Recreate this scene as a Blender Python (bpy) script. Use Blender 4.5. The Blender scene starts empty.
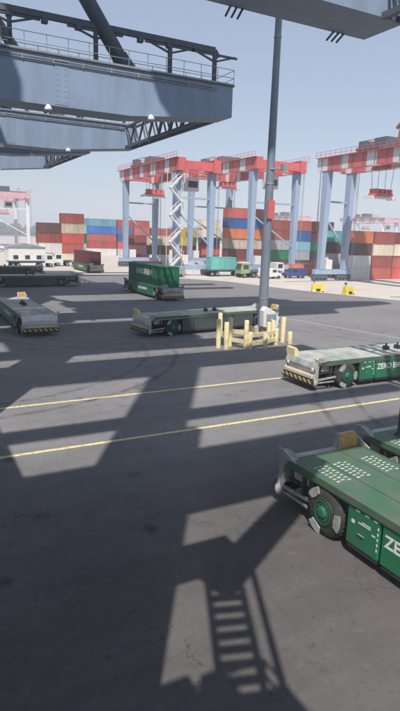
import bpy, bmesh, math, random
from mathutils import Vector, Matrix
random.seed(7)
S = bpy.context.scene
COL = S.collection
R = math.radians

# ------------------------------------------------------------------ camera
# world: x = along the traffic lanes (inland), y = along the quay; metres
PITCH, ROLL, YAW, CAM_H = 12.2, 1.8, 28.0, 8.5
_y, _p, _r = R(YAW), R(PITCH), R(ROLL)
fwd = Vector((math.sin(_y)*math.cos(_p), math.cos(_y)*math.cos(_p), -math.sin(_p)))
rgt = Vector((math.cos(_y), -math.sin(_y), 0)); up = rgt.cross(fwd)
r2 = rgt*math.cos(_r)+up*math.sin(_r); u2 = up*math.cos(_r)-rgt*math.sin(_r)
cd = bpy.data.cameras.new('camera'); cam = bpy.data.objects.new('camera', cd); COL.objects.link(cam)
M3 = Matrix((r2, u2, -fwd)).transposed()
cam.matrix_world = Matrix.Translation((0, 0, CAM_H)) @ M3.to_4x4()
cd.sensor_fit = 'VERTICAL'; cd.angle = 2*math.atan(355.5/558); cd.clip_end = 9000; cd.clip_start = .1
S.camera = cam

# ------------------------------------------------------------------ sky, sun, exposure
SUN_EL, SUN_AZ = 54.0, 211.0          # azimuth from +y towards +x
W = bpy.data.worlds.new('World'); S.world = W; W.use_nodes = True
nt = W.node_tree; bg = nt.nodes['Background']
sky = nt.nodes.new('ShaderNodeTexSky'); sky.sky_type = 'NISHITA'; sky.sun_disc = False
sky.sun_elevation = R(SUN_EL); sky.sun_rotation = R(SUN_AZ); sky.altitude = 10
sky.air_density = 1.0; sky.dust_density = .6; sky.ozone_density = 1.0
veil = nt.nodes.new('ShaderNodeMix'); veil.data_type = 'RGBA'; veil.inputs['Factor'].default_value = .55     # thin even high cloud
veil.inputs['B'].default_value = (3.75, 4.2, 5.3, 1); nt.links.new(sky.outputs['Color'], veil.inputs['A'])
nt.links.new(veil.outputs['Result'], bg.inputs['Color']); bg.inputs['Strength'].default_value = .118
sl = bpy.data.lights.new('sun', 'SUN'); sl.energy = 5.0; sl.angle = R(.55); sl.color = (1, .955, .9)
so = bpy.data.objects.new('sun', sl); COL.objects.link(so)
sd = Vector((math.sin(R(SUN_AZ))*math.cos(R(SUN_EL)), math.cos(R(SUN_AZ))*math.cos(R(SUN_EL)), math.sin(R(SUN_EL))))
so.rotation_euler = (-sd).to_track_quat('-Z', 'Y').to_euler(); so.location = (0, -20, 60)
S.view_settings.view_transform = 'Standard'; S.view_settings.look = 'None'
S.view_settings.exposure = .22; S.view_settings.gamma = 1
S.render.engine = 'CYCLES'

# ------------------------------------------------------------------ materials
def mat(name, c, rough=.6, metal=0, dirt=.25, scale=1.5, dirtc=None, streak=False, bump=0):
    m = bpy.data.materials.new(name); m.use_nodes = True
    n, l = m.node_tree.nodes, m.node_tree.links
    b = n['Principled BSDF']; b.inputs['Roughness'].default_value = rough; b.inputs['Metallic'].default_value = metal
    tc = n.new('ShaderNodeTexCoord'); mp = n.new('ShaderNodeMapping'); l.new(tc.outputs['Object'], mp.inputs['Vector'])
    mp.inputs['Scale'].default_value = (1, 1, .25) if streak else (1, 1, 1)
    no = n.new('ShaderNodeTexNoise'); no.inputs['Scale'].default_value = scale; no.inputs['Detail'].default_value = 7
    no.inputs['Roughness'].default_value = .65; l.new(mp.outputs[0], no.inputs['Vector'])
    rp = n.new('ShaderNodeValToRGB'); rp.color_ramp.elements[0].position = .38; rp.color_ramp.elements[1].position = .72
    l.new(no.outputs['Fac'], rp.inputs['Fac'])
    mx = n.new('ShaderNodeMix'); mx.data_type = 'RGBA'
    d = dirtc or tuple(v*.45 for v in c)
    mx.inputs['A'].default_value = (*c, 1); mx.inputs['B'].default_value = (*d, 1)
    mu = n.new('ShaderNodeMath'); mu.operation = 'MULTIPLY'; mu.inputs[1].default_value = dirt*1.6
    l.new(rp.outputs['Color'], mu.inputs[0]); l.new(mu.outputs[0], mx.inputs['Factor'])
    l.new(mx.outputs['Result'], b.inputs['Base Color'])
    if bump:
        bp = n.new('ShaderNodeBump'); bp.inputs['Strength'].default_value = bump; bp.inputs['Distance'].default_value = .02
        l.new(no.outputs['Fac'], bp.inputs['Height']); l.new(bp.outputs[0], b.inputs['Normal'])
    return m

def asphalt(name, c1, c2, speck=.3, cracks=True, worn=False):
    m = bpy.data.materials.new(name); m.use_nodes = True
    n, l = m.node_tree.nodes, m.node_tree.links
    b = n['Principled BSDF']; b.inputs['Roughness'].default_value = .9; b.inputs['Specular IOR Level'].default_value = .25
    tc = n.new('ShaderNodeTexCoord')
    def noise(s, d=6, r=.6, vec=None):
        q = n.new('ShaderNodeTexNoise'); q.inputs['Scale'].default_value = s; q.inputs['Detail'].default_value = d
        q.inputs['Roughness'].default_value = r; l.new(vec or tc.outputs['Object'], q.inputs['Vector']); return q
    def ramp(src, p0, p1, a=0, z=1):
        q = n.new('ShaderNodeMapRange'); q.inputs['From Min'].default_value = p0; q.inputs['From Max'].default_value = p1
        q.inputs['To Min'].default_value = a; q.inputs['To Max'].default_value = z; l.new(src, q.inputs['Value']); return q.outputs[0]
    def mix(fac, a, bcol, mode='MIX'):
        q = n.new('ShaderNodeMix'); q.data_type = 'RGBA'; q.blend_type = mode
        if isinstance(fac, float): q.inputs['Factor'].default_value = fac
        else: l.new(fac, q.inputs['Factor'])
        for s, v in (('A', a), ('B', bcol)):
            if isinstance(v, tuple): q.inputs[s].default_value = (*v, 1)
            else: l.new(v, q.inputs[s])
        return q.outputs['Result']
    big = noise(.12, 5, .55); mid = noise(.9, 8, .7); fine = noise(38, 3, .7)
    col = mix(ramp(big.outputs['Fac'], .35, .65), c1, c2)
    col = mix(ramp(mid.outputs['Fac'], .45, .75, 0, .45), col, tuple(v*.55 for v in c1))
    # tyre-polished tracks along the lanes
    mp = n.new('ShaderNodeMapping'); mp.inputs['Scale'].default_value = (.03, .55, 1); l.new(tc.outputs['Object'], mp.inputs['Vector'])
    tr = noise(1.6, 4, .6, mp.outputs[0])
    col = mix(ramp(tr.outputs['Fac'], .5, .72, 0, .4), col, tuple(v*.6 for v in c1))
    # aggregate
    col = mix(ramp(fine.outputs['Fac'], .35, .65, 0, speck), col, tuple(min(1, v*1.55) for v in c2))
    gr = noise(6, 9, .78); col = mix(ramp(gr.outputs['Fac'], .5, .68, 0, .38), col, tuple(v*.5 for v in c1))
    sc_ = noise(2.2, 6, .75); col = mix(ramp(sc_.outputs['Fac'], .56, .66, 0, .3), col, tuple(min(1, v*1.5) for v in c2))
    v3 = n.new('ShaderNodeTexVoronoi'); v3.inputs['Scale'].default_value = 2.3; l.new(tc.outputs['Object'], v3.inputs['Vector'])
    col = mix(ramp(v3.outputs['Distance'], .05, .1, .5, 0), col, tuple(v*.35 for v in c1))
    # oil spots
    v2 = n.new('ShaderNodeTexVoronoi'); v2.inputs['Scale'].default_value = .45; l.new(tc.outputs['Object'], v2.inputs['Vector'])
    wob = noise(3.5, 4, .7)
    ad = n.new('ShaderNodeMath'); ad.operation = 'MULTIPLY_ADD'; l.new(wob.outputs['Fac'], ad.inputs[0]); ad.inputs[1].default_value = .28; l.new(v2.outputs['Distance'], ad.inputs[2])
    col = mix(ramp(ad.outputs[0], .16, .3, .6, 0), col, tuple(v*.3 for v in c1))
    h = fine.outputs['Fac']
    if cracks:
        wv = noise(.7, 5, .7); sc = n.new('ShaderNodeVectorMath'); sc.operation = 'SCALE'; sc.inputs['Scale'].default_value = 1.6
        l.new(wv.outputs['Color'], sc.inputs[0]); av = n.new('ShaderNodeVectorMath'); av.operation = 'ADD'
        l.new(tc.outputs['Object'], av.inputs[0]); l.new(sc.outputs[0], av.inputs[1])
        vo = n.new('ShaderNodeTexVoronoi'); vo.feature = 'DISTANCE_TO_EDGE'; vo.inputs['Scale'].default_value = .38; l.new(av.outputs[0], vo.inputs['Vector'])
        cr = ramp(vo.outputs['Distance'], .002, .011, 1, 0)
        gate = ramp(noise(.35, 3, .6).outputs['Fac'], .49, .62)
        mm = n.new('ShaderNodeMath'); mm.operation = 'MULTIPLY'; l.new(cr, mm.inputs[0]); l.new(gate, mm.inputs[1])
        m2 = n.new('ShaderNodeMath'); m2.operation = 'MULTIPLY'; l.new(mm.outputs[0], m2.inputs[0]); m2.inputs[1].default_value = .6
        col = mix(m2.outputs[0], col, tuple(v*.3 for v in c1))
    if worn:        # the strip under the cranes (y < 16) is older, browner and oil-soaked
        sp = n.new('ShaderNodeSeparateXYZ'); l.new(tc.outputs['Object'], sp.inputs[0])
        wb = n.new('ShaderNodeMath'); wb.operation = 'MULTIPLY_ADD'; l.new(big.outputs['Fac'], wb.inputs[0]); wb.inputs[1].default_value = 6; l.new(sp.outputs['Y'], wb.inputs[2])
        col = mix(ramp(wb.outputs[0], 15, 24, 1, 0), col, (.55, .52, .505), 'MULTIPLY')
    l.new(col, b.inputs['Base Color'])
    bp = n.new('ShaderNodeBump'); bp.inputs['Strength'].default_value = .35; bp.inputs['Distance'].default_value = .01
    l.new(h, bp.inputs['Height']); l.new(bp.outputs[0], b.inputs['Normal'])
    return m

def stripes(name, a, bcol, pitch, axis=(0, 1, 1)):
    m = bpy.data.materials.new(name); m.use_nodes = True
    n, l = m.node_tree.nodes, m.node_tree.links; b = n['Principled BSDF']; b.inputs['Roughness'].default_value = .6
    tc = n.new('ShaderNodeTexCoord'); dt = n.new('ShaderNodeVectorMath'); dt.operation = 'DOT_PRODUCT'
    dt.inputs[1].default_value = axis; l.new(tc.outputs['Object'], dt.inputs[0])
    fr = n.new('ShaderNodeMath'); fr.operation = 'DIVIDE'; fr.inputs[1].default_value = pitch; l.new(dt.outputs['Value'], fr.inputs[0])
    f2 = n.new('ShaderNodeMath'); f2.operation = 'FRACT'; l.new(fr.outputs[0], f2.inputs[0])
    gt = n.new('ShaderNodeMath'); gt.operation = 'GREATER_THAN'; gt.inputs[1].default_value = .5; l.new(f2.outputs[0], gt.inputs[0])
    mx = n.new('ShaderNodeMix'); mx.data_type = 'RGBA'; mx.inputs['A'].default_value = (*a, 1); mx.inputs['B'].default_value = (*bcol, 1)
    l.new(gt.outputs[0], mx.inputs['Factor']); l.new(mx.outputs['Result'], b.inputs['Base Color'])
    return m

def worn_paint(name, c, under):
    m = bpy.data.materials.new(name); m.use_nodes = True
    n, l = m.node_tree.nodes, m.node_tree.links; b = n['Principled BSDF']; b.inputs['Roughness'].default_value = .8
    tc = n.new('ShaderNodeTexCoord'); no = n.new('ShaderNodeTexNoise'); no.inputs['Scale'].default_value = 5; no.inputs['Detail'].default_value = 8
    no.inputs['Roughness'].default_value = .75; l.new(tc.outputs['Object'], no.inputs['Vector'])
    rp = n.new('ShaderNodeValToRGB'); rp.color_ramp.elements[0].position = .47; rp.color_ramp.elements[1].position = .62
    l.new(no.outputs['Fac'], rp.inputs['Fac']); mx = n.new('ShaderNodeMix'); mx.data_type = 'RGBA'
    mx.inputs['A'].default_value = (*c, 1); mx.inputs['B'].default_value = (*under, 1); l.new(rp.outputs['Color'], mx.inputs['Factor'])
    l.new(mx.outputs['Result'], b.inputs['Base Color']); return m

K = {}
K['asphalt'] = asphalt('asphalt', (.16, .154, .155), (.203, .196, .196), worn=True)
K['concrete'] = asphalt('concrete', (.47, .42, .37), (.55, .5, .44), .2)
K['yellow_paint'] = worn_paint('yellow_road_paint', (.72, .61, .3), (.36, .31, .2))
K['white_paint'] = worn_paint('white_road_paint', (.55, .52, .48), (.24, .22, .2))
K['crane'] = mat('blue_grey_crane_paint', (.185, .25, .35), .5, 0, .22, .5, (.135, .18, .25), True)
K['girder'] = mat('weathered_girder_paint', (.25, .325, .44), .5, 0, .38, .9, (.175, .21, .27), True)
K['crane_dark'] = mat('dark_grey_steel', (.1, .115, .135), .55, 0, .3)
K['galv'] = mat('galvanised_steel', (.36, .38, .4), .45, .35, .3, 2)
K['pole'] = mat('pole_galvanised', (.24, .275, .33), .5, .3, .35, 1.2, None, True)
K['white'] = mat('white_paint', (.74, .73, .7), .5, 0, .2)
K['agv_green'] = mat('green_vehicle_paint', (.01, .17, .07), .42, 0, .42, 1.6, (.045, .085, .055), True)
K['agv_deck'] = mat('worn_green_deck', (.045, .125, .065), .6, 0, .6, 1.4, (.115, .125, .095))
K['agv_pale'] = mat('worn_pale_deck', (.4, .42, .38), .6, 0, .62, 1.3, (.16, .17, .15))
K['stud'] = mat('worn_stud_paint', (.55, .55, .5), .6, 0, .5, 6)
K['agv_black'] = mat('black_chassis', (.02, .022, .022), .6, 0, .4, 2, (.06, .055, .05))
K['agv_grey'] = mat('scuffed_grey_steel', (.42, .42, .39), .55, 0, .5, 3, (.17, .15, .13))
K['tyre'] = mat('tyre_rubber', (.024, .024, .025), .85, 0, .5, 3, (.07, .065, .06))
K['hub'] = mat('green_hub', (.012, .17, .075), .5, 0, .5, 5, (.04, .07, .05))
K['amber'] = mat('amber_guide_paint', (.5, .27, .04), .6, 0, .5, 4, (.2, .1, .03))
K['cream'] = mat('cream_yellow_paint', (.74, .63, .36), .6, 0, .3, 3, (.45, .36, .2))
K['hazard'] = stripes('hazard_stripes', (.6, .42, .12), (.03, .03, .03), .42)
K['rmg_red'] = mat('red_crane_paint', (.62, .13, .13), .55, 0, .2, .4)
K['rmg_white'] = mat('white_crane_paint', (.74, .7, .7), .55, 0, .2, .4)
K['rmg_leg'] = mat('pale_blue_leg_paint', (.33, .42, .56), .5, 0, .2, .4, None, True)
K['glass'] = mat('dark_glass', (.03, .05, .06), .15, 0, 0)
K['lamp'] = mat('white_lamp_housing', (.8, .8, .78), .4, 0, .05)
K['yellow'] = mat('yellow_machine_paint', (.72, .55, .05), .5, 0, .3, 2)
K['tank'] = mat('grey_green_paint', (.46, .48, .4), .6, 0, .4, 1)
K['beige'] = mat('beige_paint', (.6, .52, .42), .6, 0, .3, 1)
K['tree'] = mat('far_foliage', (.05, .075, .045), .9, 0, .5, .2)
CC = {'rust red': (.42, .1, .075), 'bright red': (.55, .085, .07), 'maroon': (.16, .035, .04), 'dark brown': (.12, .06, .05),
      'blue': (.03, .14, .42), 'deep blue': (.04, .07, .24), 'teal': (.13, .42, .38), 'green': (.02, .2, .09), 'pale green': (.3, .52, .36),
      'orange': (.62, .19, .07), 'cream': (.68, .58, .45), 'white': (.74, .71, .68), 'grey': (.36, .38, .4), 'black': (.05, .055, .06),
      'light blue': (.2, .42, .55), 'purple': (.17, .15, .34), 'pink': (.62, .32, .32), 'dark green': (.015, .2, .09), 'yellow': (.72, .52, .05), 'dark red': (.12, .02, .022)}
def cmat(c):
    v = random.choice((0, 1, 2)); k = f'container {c} {v}'; f = (1, .8, 1.18)[v]
    if k not in K: K[k] = mat(c.replace(' ', '_')+'_container_paint', tuple(min(.8, q*f) for q in CC[c]), .55, 0, (.3, .55, .4)[v], (.6, .9, .4)[v], None, True)
    return K[k]

# ------------------------------------------------------------------ mesh helpers
class MB:
    def __init__(s): s.v = []; s.f = []; s.sm = []; s.mi = []
    def add(s, vs, fs, smooth=False, mi=0):
        o = len(s.v); s.v += [tuple(v) for v in vs]
        for f in fs: s.f.append([o+i for i in f]); s.sm.append(smooth); s.mi.append(mi)
    def box(s, a, b, mi=0):
        (x0, y0, z0), (x1, y1, z1) = a, b
        s.add([(x0, y0, z0), (x1, y0, z0), (x1, y1, z0), (x0, y1, z0), (x0, y0, z1), (x1, y0, z1), (x1, y1, z1), (x0, y1, z1)],
              [(0, 3, 2, 1), (4, 5, 6, 7), (0, 1, 5, 4), (1, 2, 6, 5), (2, 3, 7, 6), (3, 0, 4, 7)], False, mi)
    def cbox(s, c, d, mi=0): s.box([c[i]-d[i]/2 for i in range(3)], [c[i]+d[i]/2 for i in range(3)], mi)
    def taper(s, c0, d0, c1, d1, mi=0):        # box with different bottom and top rectangles
        vs = []
        for c, d in ((c0, d0), (c1, d1)):
            for sx, sy in ((-1, -1), (1, -1), (1, 1), (-1, 1)): vs.append((c[0]+sx*d[0]/2, c[1]+sy*d[1]/2, c[2]))
        s.add(vs, [(0, 3, 2, 1), (4, 5, 6, 7), (0, 1, 5, 4), (1, 2, 6, 5), (2, 3, 7, 6), (3, 0, 4, 7)], False, mi)
    def beam(s, p, q, w, h=None, mi=0):
        p, q = Vector(p), Vector(q); h = h or w; d = (q-p).normalized()
        u = d.cross(Vector((0, 0, 1)))
        if u.length < 1e-4: u = Vector((1, 0, 0))
        u.normalize(); v = u.cross(d)
        vs = [e+u*a*w/2+v*b*h/2 for e in (p, q) for a, b in ((-1, -1), (1, -1), (1, 1), (-1, 1))]
        s.add(vs, [(0, 1, 2, 3), (7, 6, 5, 4), (0, 4, 5, 1), (1, 5, 6, 2), (2, 6, 7, 3), (3, 7, 4, 0)], False, mi)
    def tube(s, p, q, r0, r1=None, n=10, mi=0, caps=True):
        p, q = Vector(p), Vector(q); r1 = r0 if r1 is None else r1; d = (q-p).normalized()
        u = d.cross(Vector((0, 0, 1)))
        if u.length < 1e-4: u = Vector((1, 0, 0))
        u.normalize(); v = d.cross(u)
        vs = [e+(u*math.cos(2*math.pi*i/n)+v*math.sin(2*math.pi*i/n))*r for e, r in ((p, r0), (q, r1)) for i in range(n)]
        s.add(vs, [(i, (i+1) % n, n+(i+1) % n, n+i) for i in range(n)], n > 6, mi)
        if caps: s.add(vs[:n], [tuple(reversed(range(n)))], False, mi); s.add(vs[n:], [tuple(range(n))], False, mi)
    def lathe(s, c, axis, prof, n=28, mi=0):    # prof: (offset along axis, radius)
        ax = Vector(axis).normalized(); u = ax.cross(Vector((0, 0, 1)))
        if u.length < 1e-4: u = Vector((1, 0, 0))
        u.normalize(); v = ax.cross(u); c = Vector(c)
        vs = [c+ax*o+(u*math.cos(2*math.pi*i/n)+v*math.sin(2*math.pi*i/n))*r for o, r in prof for i in range(n)]
        k = len(prof)
        s.add(vs, [(j*n+i, j*n+(i+1) % n, (j+1)*n+(i+1) % n, (j+1)*n+i) for j in range(k-1) for i in range(n)], True, mi)
        s.add(vs[:n], [tuple(reversed(range(n)))], False, mi); s.add(vs[-n:], [tuple(range(n))], False, mi)
    def prism(s, pts, a, b, axis='y', mi=0):    # polygon in the plane across axis, extruded a..b
        n = len(pts)
        def P(t, q): return (q[0], t, q[1]) if axis == 'y' else ((t, q[0], q[1]) if axis == 'x' else (q[0], q[1], t))
        vs = [P(a, q) for q in pts]+[P(b, q) for q in pts]
        s.add(vs, [tuple(range(n)), tuple(reversed(range(n, 2*n)))]+[((i+1) % n, i, n+i, n+(i+1) % n) for i in range(n)], False, mi)
    def build(s, name, m, parent=None, loc=(0, 0, 0), rz=0, bev=0):
        me = bpy.data.meshes.new(name); me.from_pydata(s.v, [], s.f)
        for x in (m if isinstance(m, (list, tuple)) else [m]): me.materials.append(x)
        for i, p in enumerate(me.polygons): p.use_smooth = s.sm[i]; p.material_index = s.mi[i]
        b = bmesh.new(); b.from_mesh(me); bmesh.ops.recalc_face_normals(b, faces=b.faces); b.to_mesh(me); b.free()
        o = bpy.data.objects.new(name, me); COL.objects.link(o); o.location = loc; o.rotation_euler = (0, 0, rz)
        if parent: o.parent = parent
        if bev:
            k = o.modifiers.new('bevel', 'BEVEL'); k.width = bev; k.segments = 2; k.limit_method = 'ANGLE'; k.angle_limit = R(50)
        return o

def empty(name, loc=(0, 0, 0), rz=0):
    o = bpy.data.objects.new(name, None); COL.objects.link(o); o.location = loc; o.rotation_euler = (0, 0, rz); o.empty_display_size = .3; return o
def tag(o, label=None, cat=None, group=None, kind=None):
    for k, v in (('label', label), ('category', cat), ('group', group), ('kind', kind)):
        if v: o[k] = v
    return o
def copy_tree(o, parent=None, skip=()):
    c = o.copy(); COL.objects.link(c)
    if parent: c.parent = parent
    for ch in list(o.children):
        if ch.name.split('.')[0] not in skip: copy_tree(ch, c, skip)
    return c
def lettering(name, text, size, m, parent, loc, rot, sx=1.0):
    cu = bpy.data.curves.new(name, 'FONT'); cu.body = text; cu.size = size; cu.extrude = .004; cu.align_x = 'LEFT'; cu.offset = size*.022
    t = bpy.data.objects.new(name+'_source', cu); COL.objects.link(t)
    dg = bpy.context.evaluated_depsgraph_get(); me = bpy.data.meshes.new_from_object(t.evaluated_get(dg))
    bpy.data.objects.remove(t); bpy.data.curves.remove(cu)
    me.materials.clear(); me.materials.append(m)
    o = bpy.data.objects.new(name, me); COL.objects.link(o); o.parent = parent; o.location = loc; o.rotation_euler = rot; o.scale = (sx, 1, 1)
    return o

# ------------------------------------------------------------------ ground and markings
g = MB()
g.add([(-1200, -1200, 0), (2200, -1200, 0), (2200, 2200, 0), (-1200, 2200, 0)], [(0, 1, 2, 3)])
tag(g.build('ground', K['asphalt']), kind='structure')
def sheet(name, pts, z, m):
    b = MB(); b.add([(x, y, z) for x, y in pts], [tuple(range(len(pts)))]); return tag(b.build(name, m), kind='structure')
sheet('concrete_apron', [(8, 122), (30, 112), (45, 104), (54, 92), (58, 74), (64, 58), (74, 40), (300, 40), (300, 700), (8, 700)], .004, K['concrete'])
sheet('lane_line', [(-60, 27.08), (90, 27.08), (90, 27.3), (-60, 27.3)], .008, K['yellow_paint'])
sheet('lane_line', [(-60, 20.89), (90, 20.89), (90, 21.1), (-60, 21.1)], .008, K['yellow_paint'])
sheet('lane_line', [(35.5, 50), (35.68, 50), (39.6, 32), (39.42, 32)], .008, K['white_paint'])
sheet('lane_line', [(-40, 58.4), (60, 58.4), (60, 58.55), (-40, 58.55)], .008, K['white_paint'])
def tyre_marks(cx, cy, r, a0, a1, w=.34):
    m = K.get('rubber_mark')
    if not m:
        m = K['rubber_mark'] = bpy.data.materials.new('rubber_tyre_mark'); m.use_nodes = True; n, l = m.node_tree.nodes, m.node_tree.links
        b = n['Principled BSDF']; b.inputs['Base Color'].default_value = (.045, .042, .042, 1); b.inputs['Roughness'].default_value = .8
        tc = n.new('ShaderNodeTexCoord'); no = n.new('ShaderNodeTexNoise'); no.inputs['Scale'].default_value = 1.4; no.inputs['Detail'].default_value = 9; no.inputs['Roughness'].default_value = .8
        l.new(tc.outputs['Object'], no.inputs['Vector']); q = n.new('ShaderNodeMapRange'); q.inputs['From Min'].default_value = .42; q.inputs['From Max'].default_value = .68; q.inputs['To Max'].default_value = .5
        l.new(no.outputs['Fac'], q.inputs['Value']); l.new(q.outputs[0], b.inputs['Alpha'])
    for off in (0, 2.1):
        n_ = 48; vs = []
        for i in range(n_+1):
            a = R(a0+(a1-a0)*i/n_)
            for e in (0, w): vs.append((cx+(r+off+e)*math.cos(a), cy+(r+off+e)*math.sin(a), .0115))
        b = MB(); b.add(vs, [(2*i, 2*i+1, 2*i+3, 2*i+2) for i in range(n_)]); tag(b.build('tyre_marks', m), kind='structure')
for q in ((24, -6, 16, 95, 178), (2, 42, 14, 260, 350), (40, 10, 22, 100, 170), (19, 52, 12, 180, 290), (60, 48, 26, 150, 230)): tyre_marks(*q)
# crane rails set in the apron
for y in (62.3, 89.8, 107.3, 136.8):
    b = MB(); b.box((66, y-.09, .004), (320, y+.09, .06)); tag(b.build('rail_track', K['crane_dark']), kind='structure')

# ------------------------------------------------------------------ quay cranes (ship-to-shore, two portal girders each)
def girder(parent, y0, xe, xs=-26, zl=17.1):
    """box girder along x, near face at y0, lower edge rising towards its free end xe"""
    w, zt = 2.55, 20.35
    b = MB(); b.prism([(xs, zl), (xe-8.8, zl), (xe, 18), (xe, zt), (xs, zt)], y0, y0+w, 'y')
    for x in range(int(xs)+3, int(xe), 4): b.box((x-.03, y0-.012, zl+.2 if x < xe-10 else 18.1), (x+.03, y0, zt-.05))
    for x in (xe-14, xe-26.5):
        b.box((x-.5, y0-.022, zl+.12), (x+.5, y0-.013, zt-.1))
        for i in range(8):
            for j in (-.38, -.2, .2, .38): b.box((x+j-.03, y0-.045, zl+.3+i*.36), (x+j+.03, y0-.0225, zl+.36+i*.36))
    gd = b.build('portal_girder', K['girder'], parent, bev=.03)
    b = MB()
    for z, r_ in ((zt-.28, .05), (zt-.45, .035)): b.tube((xs, y0-.09, z), (xe-1.5, y0-.09, z), r_, n=8)
    for i in range(20): b.box((xe-2-i*2.1, y0-.13, zt-.52), (xe-1.92-i*2.1, y0-.013, zt-.2))
    b.build('conduit', K['galv'], gd)
    b = MB(); b.box((xs, y0-.14, zt), (xe+.12, y0+w+.1, zt+.07)); b.build('walkway_deck', K['crane_dark'], gd)
    h = MB(); z0 = zt+.07
    for yy in (y0-.1, y0+w+.06):
        n = int((xe-xs)/1.5)
        for i in range(n+1):
            x = xe-i*1.5; h.tube((x, yy, z0), (x, yy, z0+1.15), .026, n=6)
        for dz in (.55, 1.15): h.tube((xs, yy, z0+dz), (xe+.05, yy, z0+dz), .024, n=6)
        h.box((xs, yy-.01, z0), (xe+.05, yy+.01, z0+.12))
    for dz in (.55, 1.15): h.tube((xe+.05, y0-.1, z0+dz), (xe+.05, y0+w+.06, z0+dz), .024, n=6)
    h.build('handrail', K['galv'], gd)
    return gd
def cable_rail(parent, yc, posts, xs, xe, z0=20.42, zr=23.2):
    b = MB(); b.beam((xs, yc, zr), (xe, yc, zr), .3, .42)
    for x in [xs+i*2.4 for i in range(int((xe-xs)/2.4))]: b.box((x-.2, yc-.22, zr-.5), (x+.2, yc+.22, zr-.2))
    b.tube((xe, yc, zr), (xe+.35, yc, zr-.5), .2, n=10)
    for x in posts:
        b.box((x-.14, yc-.14, z0), (x+.14, yc+.14, zr-.2))
        b.beam((x-1.9, yc, zr-.25), (x, yc, zr-.85), .13); b.beam((x+1.9, yc, zr-.25), (x, yc, zr-.85), .13)
        b.beam((x-2.1, yc, zr-.32), (x+2.1, yc, zr-.32), .2, .14)
        for k in range(7): b.beam((x-.14, yc-.15, z0+.2+k*.27), (x+.14, yc-.15, z0+.4+k*.27), .05)
    return b.build('cable_rail', K['crane_dark'], parent)
def end_truss(parent, x, ya, yb, zb=18.05, zt=20.2):
    b = MB(); n = 7
    for xx in (x-.9, x):
        b.beam((xx, ya, zb), (xx, yb, zb), .26); b.beam((xx, ya, zt), (xx, yb, zt), .22)
        for i in range(n):
            a = ya+(yb-ya)*i/n; c = ya+(yb-ya)*(i+1)/n; m_ = (a+c)/2
            b.beam((xx, a, zt), (xx, m_, zb), .14); b.beam((xx, m_, zb), (xx, c, zt), .14)
    for i in range(n+1):
        a = ya+(yb-ya)*i/n; b.beam((x-.9, a, zb), (x, a, zb), .12)
    return b.build('end_truss', K['crane_dark'], parent)
def floodlights(parent, spots):
    for x, y, z in spots:
        b = MB(); b.lathe((x, y, z-.34), (0, 0, 1), [(0, .24), (.1, .27), (.24, .18), (.34, .1)], 14)
        b.build('floodlight', K['lamp'], parent)
def quay_crane(y0, y1, xe, label, other=True, zl=17.1):
    root = empty('quay_crane', (0, 0, 0)); tag(root, label, 'quay crane', 'quay cranes along the berth')
    for i, y in enumerate((y0, y1)):
        girder(root, y, xe, -26, zl)
        yc = y+1.27
        # landside legs, well to the left of the picture
        b = MB(); b.taper((-1.3, yc, 1.9), (2.5, 2.1), (-1.3, yc, 46), (2.3, 2.0)); b.build('leg', K['crane'], root, bev=.04)
        b = MB(); b.taper((-24, yc, 1.9), (2.5, 2.1), (-24, yc, 46), (2.3, 2.0)); b.build('leg', K['crane'], root, bev=.04)
        for bx in (-1.3, -24):
            b = MB()
            for dx in (-.7, .7):
                b.box((bx+dx-.55, yc-3.4, .55), (bx+dx+.55, yc+3.4, 1.2))
                for k in range(5): b.tube((bx+dx-.3, yc-2.8+k*1.4, .4), (bx+dx+.3, yc-2.8+k*1.4, .4), .4, n=14)
            b.box((bx-1.2, yc-1.6, 1.2), (bx+1.2, yc+1.6, 1.9)); b.build('bogie', K['crane_dark'], root)
    cable_rail(root, y0+1.25, [xe-1.1, xe-5.1, xe-11.1, xe-17.2, xe-24], -26, xe-1.1)
    if other: cable_rail(root, y1+1.25, [xe-1.1, xe-6, xe-12, xe-18, xe-24], -26, xe-1.1)
    end_truss(root, xe-.4, y0+2.55, y1)
    # upper frame: cross ties and diagonal braces
    b = MB(); ya, yb = y0+1.27, y1+1.27
    for bx in (-1.3, -24) if other else (-24,):
        b.box((bx-1.1, ya+1, 43), (bx+1.1, yb-1, 45.6)); b.box((bx-.8, ya+1, 24), (bx+.8, yb-1, 25.8))
    for y in (ya, yb): b.box((-22.8, y-.8, 43.2), (-2.5, y+.8, 45.4))
    b.build('portal_beam', K['crane'], root)
    for y in (ya, yb) if other else ():
        b = MB(); b.tube((xe-8.6, y, 20.45), (-.6, y, 44), .55, n=16); b.tube((xe-8.6, y, 20.43), (xe-9.3, y, 21.5), .75, .6, n=16); b.build('brace', K['crane_dark'], root)
        b = MB(); b.tube((-2, y, 25), (-23, y, 43), .5, n=14); b.build('brace', K['crane'], root)
    # boom girder and machinery high above
    b = MB(); ym = (ya+yb)/2
    for s in (-1, 1): b.box((-60, ym+s*3.2-.7, 45.8), (xe-12 if not other else xe+6, ym+s*3.2+.7, 48.4))
    b.build('boom', K['crane'], root)
    b = MB(); b.box((-12, ym-5, 48.6), (12 if other else 2, ym+5, 54)); b.build('machinery_house', K['white'], root)
    if other: floodlights(root, [(xe-7.2, y0-.1, 17.35), (xe-15, y0-.1, 17.1), (xe-8, y1-.1, 17.3), (xe-15, y1-.1, 17.1)])
    return root
own = quay_crane(2.9, 20.25, 20.6, 'blue grey crane girder whose dark underside crosses the top right corner', False, 18)
c2 = quay_crane(42.4, 63.8, 24.8, 'long blue grey crane girder with handrail and tube brace, upper left')
c3 = quay_crane(71.4, 91.2, 21.6, 'crane girder end seen just below the long blue grey girder, at left edge')
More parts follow.
